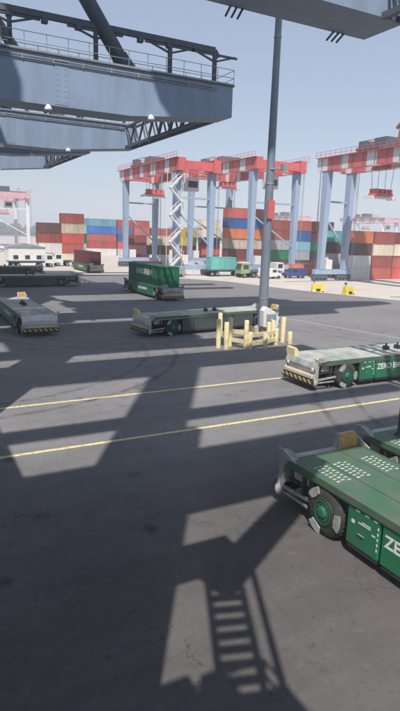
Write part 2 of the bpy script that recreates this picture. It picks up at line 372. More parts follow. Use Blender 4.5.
# lifting lugs under the corner of the own girder
for x in (13.0, 18.6):
    for k in range(3): b = MB(); b.tube((x+k*.3, 22.7, 17.97), (x+k*.3+.12, 23.3, 17.8), .05, n=8); b.build('lifting_lug', K['crane_dark'], own)
# stair and brace, with shade-casting platforms added, of the crane the picture is taken from (all beside and above the camera)
b = MB(); b.box((-24, 2.0, 15.0), (-2.6, 16.5, 15.5)); b.box((-22, 3, 15.5), (-6, 12, 18.3)); b.build('shade_platform', K['crane'], own)  # unseen slab and box added to darken the ground at left
b = MB(); b.box((-22, -9, 9), (-2.8, 2.2, 9.4)); b.box((-21, -8, 9.4), (-4, 1.5, 13)); b.build('shade_house', K['crane'], own)  # unseen box added to fill the lower left shade
st = MB()                                               # stair flight between two landings
A, B_ = Vector((1.62, 2.75, 14.0)), Vector((.85, .35, 11.0))
def landing(c, sx, sy, rails=True):
    st.box((c.x-sx/2, c.y-sy/2, c.z-.12), (c.x+sx/2, c.y+sy/2, c.z))
    if not rails: return
    for x in (-sx/2, 0, sx/2):
        for y in (-sy/2, sy/2): st.beam((c.x+x, c.y+y, c.z), (c.x+x, c.y+y, c.z+1.1), .06)
    for y in (-sy/2, sy/2):
        for dz in (.55, 1.1): st.beam((c.x-sx/2, c.y+y, c.z+dz), (c.x+sx/2, c.y+y, c.z+dz), .06)
    for x in (-sx/2, sx/2):
        for dz in (.55, 1.1): st.beam((c.x+x, c.y-sy/2, c.z+dz), (c.x+x, c.y+sy/2, c.z+dz), .06)
landing(A+Vector((-.25, .45, -.1)), 2.3, 1.5, False); landing(B_+Vector((-1.3, -.7, 0)), 3.8, 1.7)
st.box((A.x-1.35, A.y-.1, A.z-.1), (A.x-.5, A.y+.6, A.z+.7))  # boxes here and below added to thicken the landing shadows
for x0, x1, y0, y1, h in ((-2.8, -2.0, -.9, .1, 2.3), (-1.95, -1.2, -.6, .1, 1.7), (-1.1, -.6, -1.0, -.2, 2.0), (.0, .45, -1.4, -.7, 1.4)):
    st.box((B_.x+x0, B_.y+y0, B_.z), (B_.x+x1, B_.y+y1, B_.z+h))
dv = A-B_; sv = Vector((dv.y, -dv.x, 0)).normalized()
for s in (-.42, .42):
    st.beam(B_+sv*s, A+sv*s, .05, .22)
    for dz in (.55, 1.1): st.beam(B_+sv*s+Vector((0, 0, dz)), A+sv*s+Vector((0, 0, dz)), .07)
for k in range(11):
    c = B_+dv*(k+.5)/11; d_ = Vector((dv.x, dv.y, 0)).normalized()
    st.beam(c-sv*.42, c+sv*.42, .25, .05)
st.beam(B_+sv*.82+Vector((0, 0, .3)), A+sv*.82+Vector((0, 0, .3)), .16, .1)
st.build('stair', K['galv'], own)
b = MB(); b.box((-1.2, 2.0, 1.5), (0, 2.68, 30)); b.build('shade_shaft', K['crane'], own)  # unseen box added to widen the leg's shadow
b = MB(); b.beam((5.0, 2.9, 17.9), (1.2, 2.1, 13.6), .75); b.build('brace', K['crane'], own)
for pts in ([(5.0, 53.9), (8.3, 50.3), (14, 50.3), (14, 53.9)], [(-14, 50.3), (-5.2, 50.3), (-5.2, 53.9), (-14, 53.9)]):  # unseen pieces added to shade both ends of the next girder
    b = MB(); b.prism(pts, 20.3, 22.8, 'y'); b.build('added_upper_beam', K['crane'], own)
b = MB(); b.box((-12, 21.95, 54.0), (20, 22.75, 56)); b.build('added_upper_beam', K['crane'], own)  # added to carry the shade-casting boxes above
b = MB(); b.box((5, 15, 56.1), (24, 25.5, 62)); b.box((-5, 21.5, 56.1), (4.99, 25.5, 62)); b.build('machinery_house', K['white'], own)  # unseen boxes added to shade the middle ground and the next girder
b = MB(); b.box((-5, 27.2, 56.1), (24, 31.2, 59)); b.box((0, 25.6, 57), (2, 27.1, 58)); b.box((18, 25.6, 57), (20, 27.1, 58)); b.build('machinery_house', K['white'], own)  # another added shade box, set apart to leave a lit streak
b = MB(); b.prism([(24.1, 17.5), (38, 20), (38, 22), (24.1, 25)], 57, 59, 'z'); b.build('added_shade_beam', K['crane'], own)  # unseen arm added to taper that ground shadow to the right
b = MB(); b.box((-18, 3.2, 30.4), (14, 4.2, 31.4)); b.build('cable_tray', K['crane_dark'], own)

# ------------------------------------------------------------------ light pole, cabinet, bollards
lp = empty('light_pole', (27.7, 40.6, 0)); tag(lp, 'tall grey steel light pole rising behind the ring of yellow bollards', 'light pole')
b = MB(); b.tube((0, 0, .75), (0, 0, 36), .42, .2, 12); b.build('shaft', K['pole'], lp)
b = MB(); b.tube((0, 0, 0), (0, 0, .7), .75, .72, 20); b.tube((0, 0, .7), (0, 0, .76), .6, .6, 16)
for k in range(8): b.tube((.52*math.cos(k*.785), .52*math.sin(k*.785), .7), (.52*math.cos(k*.785), .52*math.sin(k*.785), .86), .035, n=8)
b.build('foundation', K['concrete'], lp)
for z in (3.2, 12.8, 24): b = MB(); b.tube((0, 0, z), (0, 0, z+.14), .45-z*.0058, n=14); b.build('joint_ring', K['galv'], lp)
b = MB()
b.tube((-.2, -.44, .8), (-.16, -.34, 13), .03, n=6); b.build('conduit', K['galv'], lp)
b = MB(); b.box((-.36, -.5, 10.0), (.3, -.36, 11.5)); b.build('warning_sign', K['rmg_red'], lp)
b = MB(); b.beam((-.2, -.3, 14), (.7, -.8, 14.2), .1); b.box((.5, -1.05, 13.9), (1.0, -.7, 14.4)); b.build('camera_bracket', K['galv'], lp)
b = MB()
for k in range(3): b.tube((0, 0, 35.4+k*.2), (0, 0, 35.5+k*.2), 1.4, n=16)
for k in range(8): b.cbox((1.6*math.cos(k*.785), 1.6*math.sin(k*.785), 35.3), (.5, .5, .35))
b.build('lamp_head', K['galv'], lp)
cb = empty('electrical_cabinet', (27.4, 39.1, 0)); tag(cb, 'pale grey electrical cabinet leaning at the foot of the light pole', 'cabinet')
b = MB(); b.prism([(-.75, 1.0), (.7, .9), (.85, 1.75), (.35, 2.3), (-.55, 2.75), (-.85, 2.4)], -.3, .3, 'y'); b.build('body', K['white'], cb, bev=.04)
b = MB(); b.box((-.5, -.32, 1.15), (.5, -.303, 2.1)); b.build('door', K['galv'], cb)
b = MB()
for x in (-.6, .6): b.box((x-.06, -.06, 0), (x+.06, .06, 1.05))
b.build('stand', K['galv'], cb)
def bollard(x, y, h, label):
    b = MB(); b.lathe((0, 0, 0), (0, 0, 1), [(-.08, .19), (h-.06, .19), (h-.015, .16), (h, .09)], 16)
    o = b.build('bollard', K['cream'], loc=(x, y, 0)); o.rotation_euler = (random.uniform(-.03, .03), random.uniform(-.03, .03), 0); tag(o, label, 'bollard', 'cream bollards around the light pole')
    return o
bollard(21.1, 36.7, 2.25, 'cream steel bollard at the left end of the ring around the light pole')
bollard(21.45, 36.1, 2.1, 'cream bollard second from left, just in front of the leftmost one')
bollard(25.1, 38.4, 1.3, 'short cream bollard behind the rails, near the pole foot')
bollard(26.6, 37.9, 1.6, 'slim cream bollard just left of the right end of the ring')
bollard(24.5, 35.3, 1.2, 'low cream bollard standing under the lower rail, in front of the pole')
bollard(23.9, 41.3, 2.0, 'cream bollard at the back left, seen between the front posts')
bollard(27.35, 37.0, 2.1, 'cream bollard at the right end of the ring around the pole')
bollard(27.6, 36.3, 1.0, 'stubby dented yellow bollard low at the right of the ring')
def guard(p, q, h, zr, label):
    o = empty('guard_frame', (*p, 0)); tag(o, label, 'guard rail', 'cream guard frames around the light pole')
    dx, dy = q[0]-p[0], q[1]-p[1]
    for x, y in ((0, 0), (dx, dy)):
        b = MB(); b.lathe((x, y, 0), (0, 0, 1), [(0, .18), (h-.06, .18), (h-.015, .15), (h, .08)], 16); b.build('post', K['cream'], o)
    b = MB()
    for z in zr: b.beam((0, 0, z), (dx, dy, z), .16, .3)
    b.build('rail', K['cream'], o); return o
guard((22.3, 37.0), (22.89, 35.6), 2.25, (.55, 1.25), 'tall cream guard frame with two rails, left front of the pole')
guard((23.2, 35.5), (26.2, 36.3), 1.35, (.45, 1.05), 'long low cream guard frame in front of the light pole')
guard((26.3, 36.9), (27.6, 39.0), 1.9, (.8, 1.5), 'cream guard frame along the right side of the pole and cabinet')

# ------------------------------------------------------------------ automated guided vehicles
def make_agv():
    t = empty('guided_vehicle')
    L = 7.4
    b = MB(); b.box((-6.6, -.75, .5), (6.6, .75, 1.42)); b.box((-3.7, -1.3, .45), (3.7, 1.3, 1.42))
    for s in (-1, 1):
        for x in (-4.95, 4.95): b.tube((x, -1.2, .75), (x, 1.2, .75), .22, n=12)
        b.box((s*5.7-.12, -1.35, .55), (s*5.7+.12, 1.35, 1.42))
        for x in (-6.1, -5.2, 5.2, 6.1): b.box((x-.05, s*.8-.05, .6), (x+.05, s*1.3+.05, 1.4))
    b.build('chassis', K['agv_black'], t)
    # deck of three long strips with grooves, drooping skirts at the edge
    b = MB()
    for y0, y1 in ((-1.49, -.53), (-.5, .5), (.53, 1.49)): b.box((-6.75, y0, 1.47), (6.75, y1, 1.7))
    b.box((-6.7, -1.46, 1.42), (6.7, 1.46, 1.62))
    dk = b.build('deck', K['agv_deck'], t, bev=.015)
    for cx in (-5.3, -2.2, 0, 2.2, 5.3):                # anti-slip studs in patches on the landing zones
        for cy in (-.95, .2, .95):
            if (cx in (0,) and cy != .2) or (abs(cx) == 2.2 and cy == .95): continue
            b = MB()
            for i in range(7):
                for j in range(3):
                    x = cx+(i-3)*.17+(j % 2)*.05; y = cy+(j-1)*.2
                    b.box((x-.028, y-.06, 1.69), (x+.028, y+.06, 1.712))
            b.build('anti_slip_patch', K['stud'], dk)
    b = MB()
    for s in (-1, 1):
        b.box((-6.75, s*1.492-.02, 1.52), (6.75, s*1.492+.02, 1.72))
    b.build('deck_edge', K['agv_deck'], dk)
    for e in (-1, 1):
        # sloping pale nose plate, end beam, bumper with stripes
        b = MB(); b.prism([(6.75*e, 1.46), (6.75*e, 1.68), (7.18*e, 1.62), (7.3*e, 1.3), (7.2*e, .95), (7.05*e, .95), (7.1*e, 1.3), (6.95*e, 1.46)], -1.42, 1.42, 'y')
        b.build('end_beam', K['agv_pale'], t, bev=.012)
        b = MB(); b.box((min(7.16*e, 7.5*e), -1.46, .34), (max(7.16*e, 7.5*e), 1.46, .66)); bp = b.build('bumper', K['agv_black'], t, bev=.05)
        b = MB(); b.box((min(7.503*e, 7.52*e), -1.4, .46), (max(7.503*e, 7.52*e), 1.4, .66)); b.build('hazard_strip', K['hazard'], bp)
        b = MB(); b.box((min(7.1*e, 7.46*e), -1.3, .7), (max(7.1*e, 7.46*e), 1.3, .92)); b.build('bumper_cushion', K['beige'], bp, bev=.04)
        for s in (-1, 1):
            b = MB(); b.beam((7.2*e, s*1.34, .6), (5.6*e, s*1.34, .72), .07, .1); b.beam((7.2*e, s*1.34, .45), (5.8*e, s*1.34, .45), .06, .07)
            b.beam((7.1*e, s*1.38, .4), (7.1*e, s*1.38, 1.45), .1)
            b.lathe((7.25*e, s*1.37, .3), (0, 0, 1), [(0, .1), (.1, .16), (.3, .16), (.38, .09), (.62, .09), (.7, .05)], 12)
            b.build('bumper_arm', K['agv_grey'], bp)
            # container corner guides: tall amber-faced on one side, low grey shoe on the other
            y0, y1 = sorted((s*.72, s*1.5)); b = MB()
            if s*e < 0:
                b.prism([(6.82*e, 1.66), (7.14*e, 1.62), (7.2*e, 2.08), (7.06*e, 2.12), (6.9*e, 1.98)], y0, y1, 'y'); cg = b.build('corner_guide', K['agv_grey'], t, bev=.02)
                b = MB(); b.prism([(6.8*e, 1.7), (6.808*e, 1.7), (7.03*e, 2.1), (7.02*e, 2.11), (6.87*e, 1.98)], y0+.06, y1-.06, 'y'); b.build('guide_face', K['amber'], cg)
            else:
                b.prism([(6.5*e, 1.66), (7.14*e, 1.62), (7.2*e, 1.86), (6.9*e, 1.88)], min(s*1.2, s*1.5), max(s*1.2, s*1.5), 'y'); cg = b.build('corner_guide', K['agv_grey'], t, bev=.02)
            b = MB(); ya, yb = sorted((s*1.5, s*1.56)); b.prism([(6.3*e, 1.74), (7.15*e, 1.64), (7.2*e, 1.95), (6.9*e, 1.98)], ya, yb, 'y'); b.build('side_guide', K['agv_grey'], cg, bev=.01)
            b = MB(); b.lathe((7.24*e, s*1.15, 1.22), (e, 0, 0), [(0, .1), (.06, .1), (.075, .07)], 14); b.build('headlight', K['lamp'], t)
    # wheels
    for x in (-4.95, 4.95):
        for s in (-1, 1):
            b = MB(); pr = [(-.3, .5), (-.28, .68), (-.2, .75), (.2, .75), (.28, .68), (.3, .5)]
            b.lathe((x, s*1.19, .75), (0, s, 0), pr, 36)
            for k in range(30):
                a = k*math.tau/30; c = Vector((x+.75*math.cos(a), s*1.19, .75+.75*math.sin(a)))
                b.beam(c+Vector((-.03*math.sin(a), -.18, .03*math.cos(a))), c+Vector((.03*math.sin(a), .18, -.03*math.cos(a))), .05, .03)
            wh = b.build('wheel', K['tyre'], t)
            b = MB(); b.lathe((x, s*1.47, .75), (0, s, 0), [(0, .44), (.035, .44), (.05, .4)], 30); b.build('rim', K['agv_black'], wh)
            b = MB()
            for r_, w_ in ((.36, .035), (.27, .03)):
                for k in range(30):
                    a, c = k*math.tau/30, (k+1)*math.tau/30; y_ = s*1.527
                    q = [(x+rr*math.cos(t_), y_, .75+rr*math.sin(t_)) for rr, t_ in ((r_-w_, a), (r_, a), (r_, c), (r_-w_, c))]
                    b.add(q+[(v[0], v[1]+s*.015, v[2]) for v in q], [(0, 1, 2, 3), (4, 5, 6, 7), (0, 1, 5, 4), (1, 2, 6, 5), (2, 3, 7, 6), (3, 0, 4, 7)])
            b.lathe((x, s*1.5, .75), (0, s, 0), [(0, .2), (.06, .18), (.09, .1)], 20)
            for k in range(8): b.tube((x+.22*math.cos(k*.785), s*1.51, .75+.22*math.sin(k*.785)), (x+.22*math.cos(k*.785), s*1.55, .75+.22*math.sin(k*.785)), .025, n=6)
            b.build('hub', K['hub'], wh)
            for a0 in (R(185), R(48), R(-62)):          # three pale guard shoes around the rim
                pts = []
                for k in range(7):
                    a = a0+R(-21+7*k); pts.append((.47+.02*abs(3-k), a))
                o = [(x+r_*math.cos(a), .75+r_*math.sin(a)) for r_, a in pts]
                i_ = [(x+.74*math.cos(a), .75+.74*math.sin(a)) for r_, a in reversed(pts)]
                b = MB(); b.prism(o+i_, min(s*1.49, s*1.53), max(s*1.49, s*1.53), 'y'); b.build('wheel_guard', K['agv_pale'], wh)
    for s in (-1, 1):
        b = MB(); rr = random.Random(11)
        for k in range(4):
            y = s*(.9+.12*k); pts = [(3.9, 1.3-.1*k), (4.3, .95+.1*k), (5.2, 1.15-.08*k), (6.0, .8+.06*k), (6.9, 1.1-.05*k)]
            for (x0, z0), (x1, z1) in zip(pts, pts[1:]): b.tube((x0, y, z0), (x1, y, z1), .035, n=8)
        b.build('hose', K['agv_black'], t)
        b = MB(); b.box((5.9, s*1.0-.25, 1.05), (6.7, s*1.0+.25, 1.4)); b.build('sensor_box', K['agv_grey'], t, bev=.03)
    # green side panels with doors, handles and lettering
    for s in (-1, 1):
        for k, (xa, xb) in enumerate(((2.82, 3.98), (-1.55, 2.72), (-3.98, -1.65))):
            b = MB(); y0, y1 = sorted((s*1.32, s*1.47)); b.box((xa, y0, .38), (xb, y1, 1.5))
            if s > 0 and k == 0: pass
            sp = b.build('side_panel', K['agv_green'], t, bev=.02)
            b = MB(); y0, y1 = sorted((s*1.3, s*1.44)); b.box((xa+.03, y0, .26), (xb-.03, y1, .378)); b.build('skirt', K['agv_black'], sp)
            ya, yb = sorted((s*1.472, s*1.478))
            rr = random.Random(k+5)
            def mark(x0, z0, x1, z1):
                b = MB(); b.box((x0, ya, z0), (x1, yb, z1)); b.build('stencil_mark', K['white'], sp)
            if k != 1:
                mark(xa+.3, 1.1, xa+.75, 1.13); mark(xa+.3, 1.16, xa+.62, 1.185); mark(xb-.28, 1.02, xb-.16, 1.12); mark(xa+.12, .98, xa+.24, 1.02)
                q = xb-.04 if xa < 0 else xa+.04
                for i in range(5): mark(q-.02, .62+i*.15, q+.02, .7+i*.15)
            x = xa+.08
            while x < min(xb-.2, xa+1.1):
                w_ = rr.uniform(.05, .18); mark(x, 1.41, x+w_, 1.45); x += w_+rr.uniform(.06, .2)
            if k == 1:
                if s < 0: lettering('lettering', 'ZERO EMISSION', .47, K['white'], sp, (xa+.1, -1.474, .93), (R(90), 0, 0), .97)
                else: lettering('lettering', 'ZERO EMISSION', .47, K['white'], sp, (xb-.1, 1.474, .93), (R(90), 0, R(180)), .97)
            b = MB(); yc = s*1.49; b.beam((xa+.5, yc, .8), (xa+.72, yc, .8), .03); b.build('handle', K['galv'], sp)
    for x in (-.5, .5):
        b = MB(); b.box((x-.12, -.2, 1.7), (x+.12, .2, 1.95)); b.tube((x, 0, 1.95), (x, 0, 2.12), .06, n=8); b.build('centre_guide', K['agv_black'], t, bev=.02)
    return t
AG = 'automated guided vehicles on the apron'
def place(o, x, y, rz, label, deckm=None, nose=None, side=None, guide=None):
    o.location = (x, y, 0); o.rotation_euler = (0, 0, rz); tag(o, label, 'guided vehicle', AG)
    for c in o.children:
        n = c.name.split('.')[0]
        if n == 'deck' and deckm: c.material_slots[0].link = 'OBJECT'; c.material_slots[0].material = deckm
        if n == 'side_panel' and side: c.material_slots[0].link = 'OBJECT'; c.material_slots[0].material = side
        if n == 'corner_guide' and guide: c.material_slots[0].link = 'OBJECT'; c.material_slots[0].material = guide
        elif n in ('end_beam', 'corner_guide') and nose: c.material_slots[0].link = 'OBJECT'; c.material_slots[0].material = nose
    return o
P90 = math.pi/2
proto = make_agv()
def fresh(far=True, plain=False): return copy_tree(proto, None, (('stencil_mark', 'handle') if far else ())+(('lettering',) if plain else ()))
place(proto, 11.75, 6.45, P90, 'nearest flat green guided vehicle, its wheel and stencilled side panel large at right')
sec = place(fresh(False), 15.7, 7.2, P90, 'guided vehicle corner peeking in at the right edge behind the nearest one')
K['dark_side'] = mat('dark_grey_green_panel', (.06, .085, .07), .6, 0, .4, 1.5)  # dark panel colour; shade painted in on the vehicle by the bollards
K['agv_nose'] = mat('pale_green_nose', (.5, .6, .48), .6, 0, .4, 2)
K['deck_dust'] = mat('dusty_pale_deck', (.46, .47, .42), .6, 0, .6, .9, (.13, .17, .14))
b = MB(); b.tube((6.2, .42, 1.7), (6.2, .42, 3.05), .055, n=10); b.tube((6.2, .42, 3.05), (6.2, .42, 3.2), .09, .04, n=10); b.tube((6.2, .42, 1.7), (6.2, .42, 1.8), .16, .12, n=10); b.build('antenna', K['agv_black'], sec)
place(fresh(False), 27.4, 25.35, math.pi, 'flat green guided vehicle with hazard striped bumper on the far yellow lane line', K['deck_dust'], K['agv_pale'], None, K['cream'])
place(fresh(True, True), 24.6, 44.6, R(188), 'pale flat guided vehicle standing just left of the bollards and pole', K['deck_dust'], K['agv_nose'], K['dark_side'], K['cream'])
place(fresh(), 9.5, 52.9, -P90, 'pale fronted guided vehicle at the left edge facing the viewer', K['deck_dust'], K['white'], None, K['white'])
place(fresh(), 30.6, 72.6, -P90, 'guided vehicle carrying the dark green container with white lettering')
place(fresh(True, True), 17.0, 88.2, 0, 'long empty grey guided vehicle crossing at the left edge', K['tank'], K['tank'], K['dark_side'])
place(fresh(), 35.6, 121, -P90, 'far guided vehicle under the dark red container')
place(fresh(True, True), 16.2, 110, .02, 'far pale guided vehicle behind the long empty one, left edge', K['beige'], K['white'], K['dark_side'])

# ------------------------------------------------------------------ containers
def container_mesh(L, doors=True):
    b = MB(); w, h = 2.44, 2.59; hl = L/2
    def wall(y, s):
        n = int(L/.45); pts = []; st = (L-.3)/n
        for i in range(n):
            x = -hl+.15+i*st
            pts += [(x, 0), (x+st*.35, 0), (x+st*.5, .045), (x+st*.85, .045)]
        pts.append((hl-.15, 0))
        vs = [(x, y-s*(.03+d), z) for z in (.15, h-.12) for x, d in pts]; k = len(pts)
        b.add(vs, [(i, i+1, k+i+1, k+i) for i in range(k-1)])
    wall(-w/2, -1); wall(w/2, 1)
    b.box((-hl+.06, -w/2+.09, .1), (hl-.06, w/2-.09, h-.04))
    for x in (-hl, hl-.16):
        for y in (-w/2, w/2-.16): b.box((x, y, .003), (x+.16, y+.16, h-.003))
    for z in (.01, h-.13):
        for y in (-w/2+.01, w/2-.12): b.box((-hl+.16, y, z), (hl-.16, y+.11, z+.12))
        for x in (-hl+.01, hl-.12): b.box((x, -w/2+.16, z), (x+.11, w/2-.16, z+.12))
    for e in (-1, 1):
        if e < 0 or not doors:
            for y in (-.75, -.25, .25, .75): b.tube((e*(hl-.02), y, .2), (e*(hl-.02), y, h-.2), .025, n=6)
            b.box((min(e*(hl-.07), e*(hl-.04)), -.01, .15), (max(e*(hl-.07), e*(hl-.04)), .01, h-.15))
    o = b.build('shipping_container', K['white']); me = o.data; bpy.data.objects.remove(o); return me
CM = {6.06: container_mesh(6.06), 12.19: container_mesh(12.19)}
def container(x, y, z, L, color, label, rz=0, group=None):
    o = bpy.data.objects.new('shipping_container', CM[L]); COL.objects.link(o); o.location = (x, y, z); o.rotation_euler = (0, 0, rz)
    o.material_slots[0].link = 'OBJECT'; o.material_slots[0].material = cmat(color)
    return tag(o, label, 'container', group or 'shipping containers')
ORD = ['bottom', 'second', 'third', 'fourth', 'fifth', 'sixth', 'seventh']
NTH = ['first', 'second', 'third', 'fourth', 'fifth', 'sixth', 'seventh', 'eighth', 'ninth', 'tenth', 'eleventh', 'twelfth', 'thirteenth', 'fourteenth', 'fifteenth', 'sixteenth', 'seventeenth', 'eighteenth', 'nineteenth', 'twentieth']
def stacks(rows, what):
    for i, (x0, y, L, cols) in enumerate(rows):
        for k, c in enumerate(cols):
            tier = 'topmost' if k == len(cols)-1 else ('bottom' if k == 0 else NTH[k]+' from ground')
            container(x0+L/2+random.uniform(-.13, .13), y+random.uniform(-.12, .12), .004+k*2.595, L, c,
                      f'{c} container, {tier} in {NTH[i]} stack from left, {what}')
stacks([(31.5, 152, 6.06, ['cream', 'white', 'rust red', 'dark brown']), (37.6, 152, 6.06, ['cream', 'rust red', 'bright red', 'cream', 'rust red']),
        (42.4, 166, 6.06, ['cream', 'pale green', 'green', 'pale green'])], 'left block')
stacks([(57.4, 200, 12.19, ['white', 'bright red', 'rust red', 'blue', 'light blue']),
        (70.2, 200, 6.06, ['white', 'bright red', 'deep blue', 'purple', 'bright red']),
        (76.6, 200, 6.06, ['white', 'rust red', 'purple', 'rust red', 'bright red']),
        (83.2, 200, 12.19, ['cream', 'maroon', 'pink', 'rust red'])], 'farthest row')
stacks([(55.0, 150, 6.06, ['maroon', 'pink', 'rust red']), (62.0, 150, 6.06, ['white', 'dark brown', 'cream']), (70.6, 150, 6.06, ['white', 'maroon', 'yellow', 'yellow']), (78.6, 150, 6.06, ['dark brown', 'bright red', 'dark brown', 'cream', 'cream'])], 'under left yard cranes')
stacks([(74.2, 128, 12.19, ['bright red', 'maroon', 'cream', 'orange', 'blue', 'rust red']), (86.6, 126, 6.06, ['dark brown', 'dark green', 'grey', 'rust red', 'rust red']),
        (92.8, 125, 6.06, ['black', 'grey', 'light blue', 'blue', 'rust red']), (99.0, 123, 6.06, ['dark brown', 'black', 'dark green', 'maroon', 'maroon']),
        (105.3, 121, 12.19, ['black', 'maroon', 'dark green', 'dark brown'])], 'behind middle yard crane')
stacks([(86.4, 104, 6.06, ['cream', 'white', 'dark brown', 'teal']), (93.2, 104, 6.06, ['maroon', 'pink', 'maroon', 'teal'])], 'inside right yard crane legs')
stacks([(85.3, 94, 6.06, ['white', 'white', 'dark brown', 'orange']), (91.6, 94, 6.06, ['rust red', 'rust red', 'cream', 'rust red']), (97.9, 94, 12.19, ['bright red', 'rust red', 'cream', 'maroon'])], 'right edge block')
container(82.0, 106.0, .004, 6.06, 'orange', 'single orange container on the ground by the foot of the middle yard crane')
for x, y, c in ((46.5, 113, 'maroon'), (56.2, 112, 'white'), (43.2, 150, 'white'), (66.3, 118, 'white')):
    container(x, y, .004, 6.06, c, {46.5: 'single maroon container on the ground by the leftmost yard crane', 56.2: 'single white container on the ground beside the zigzag stair', 43.2: 'single white container on the ground before the blue topped stack', 66.3: 'single white container on the ground behind the teal one'}[x])
# the two carried containers and the teal one on its trailer
gc = container(30.6, 72.4, 1.735, 12.19, 'dark green', 'dark green container with white lettering riding on a guided vehicle', P90)
bpy.context.view_layer.update()
lettering('lettering', 'EVERGREEN', 1.0, K['white'], gc, (2.9, 1.235, 1.25), (R(90), 0, R(180)), 1.05)
lettering('lettering', 'EVERGREEN', 1.0, K['white'], gc, (-2.9, -1.235, 1.25), (R(90), 0, 0), 1.05)
container(35.6, 121, 1.735, 12.19, 'dark red', 'dark red container riding on a far guided vehicle at left', P90)

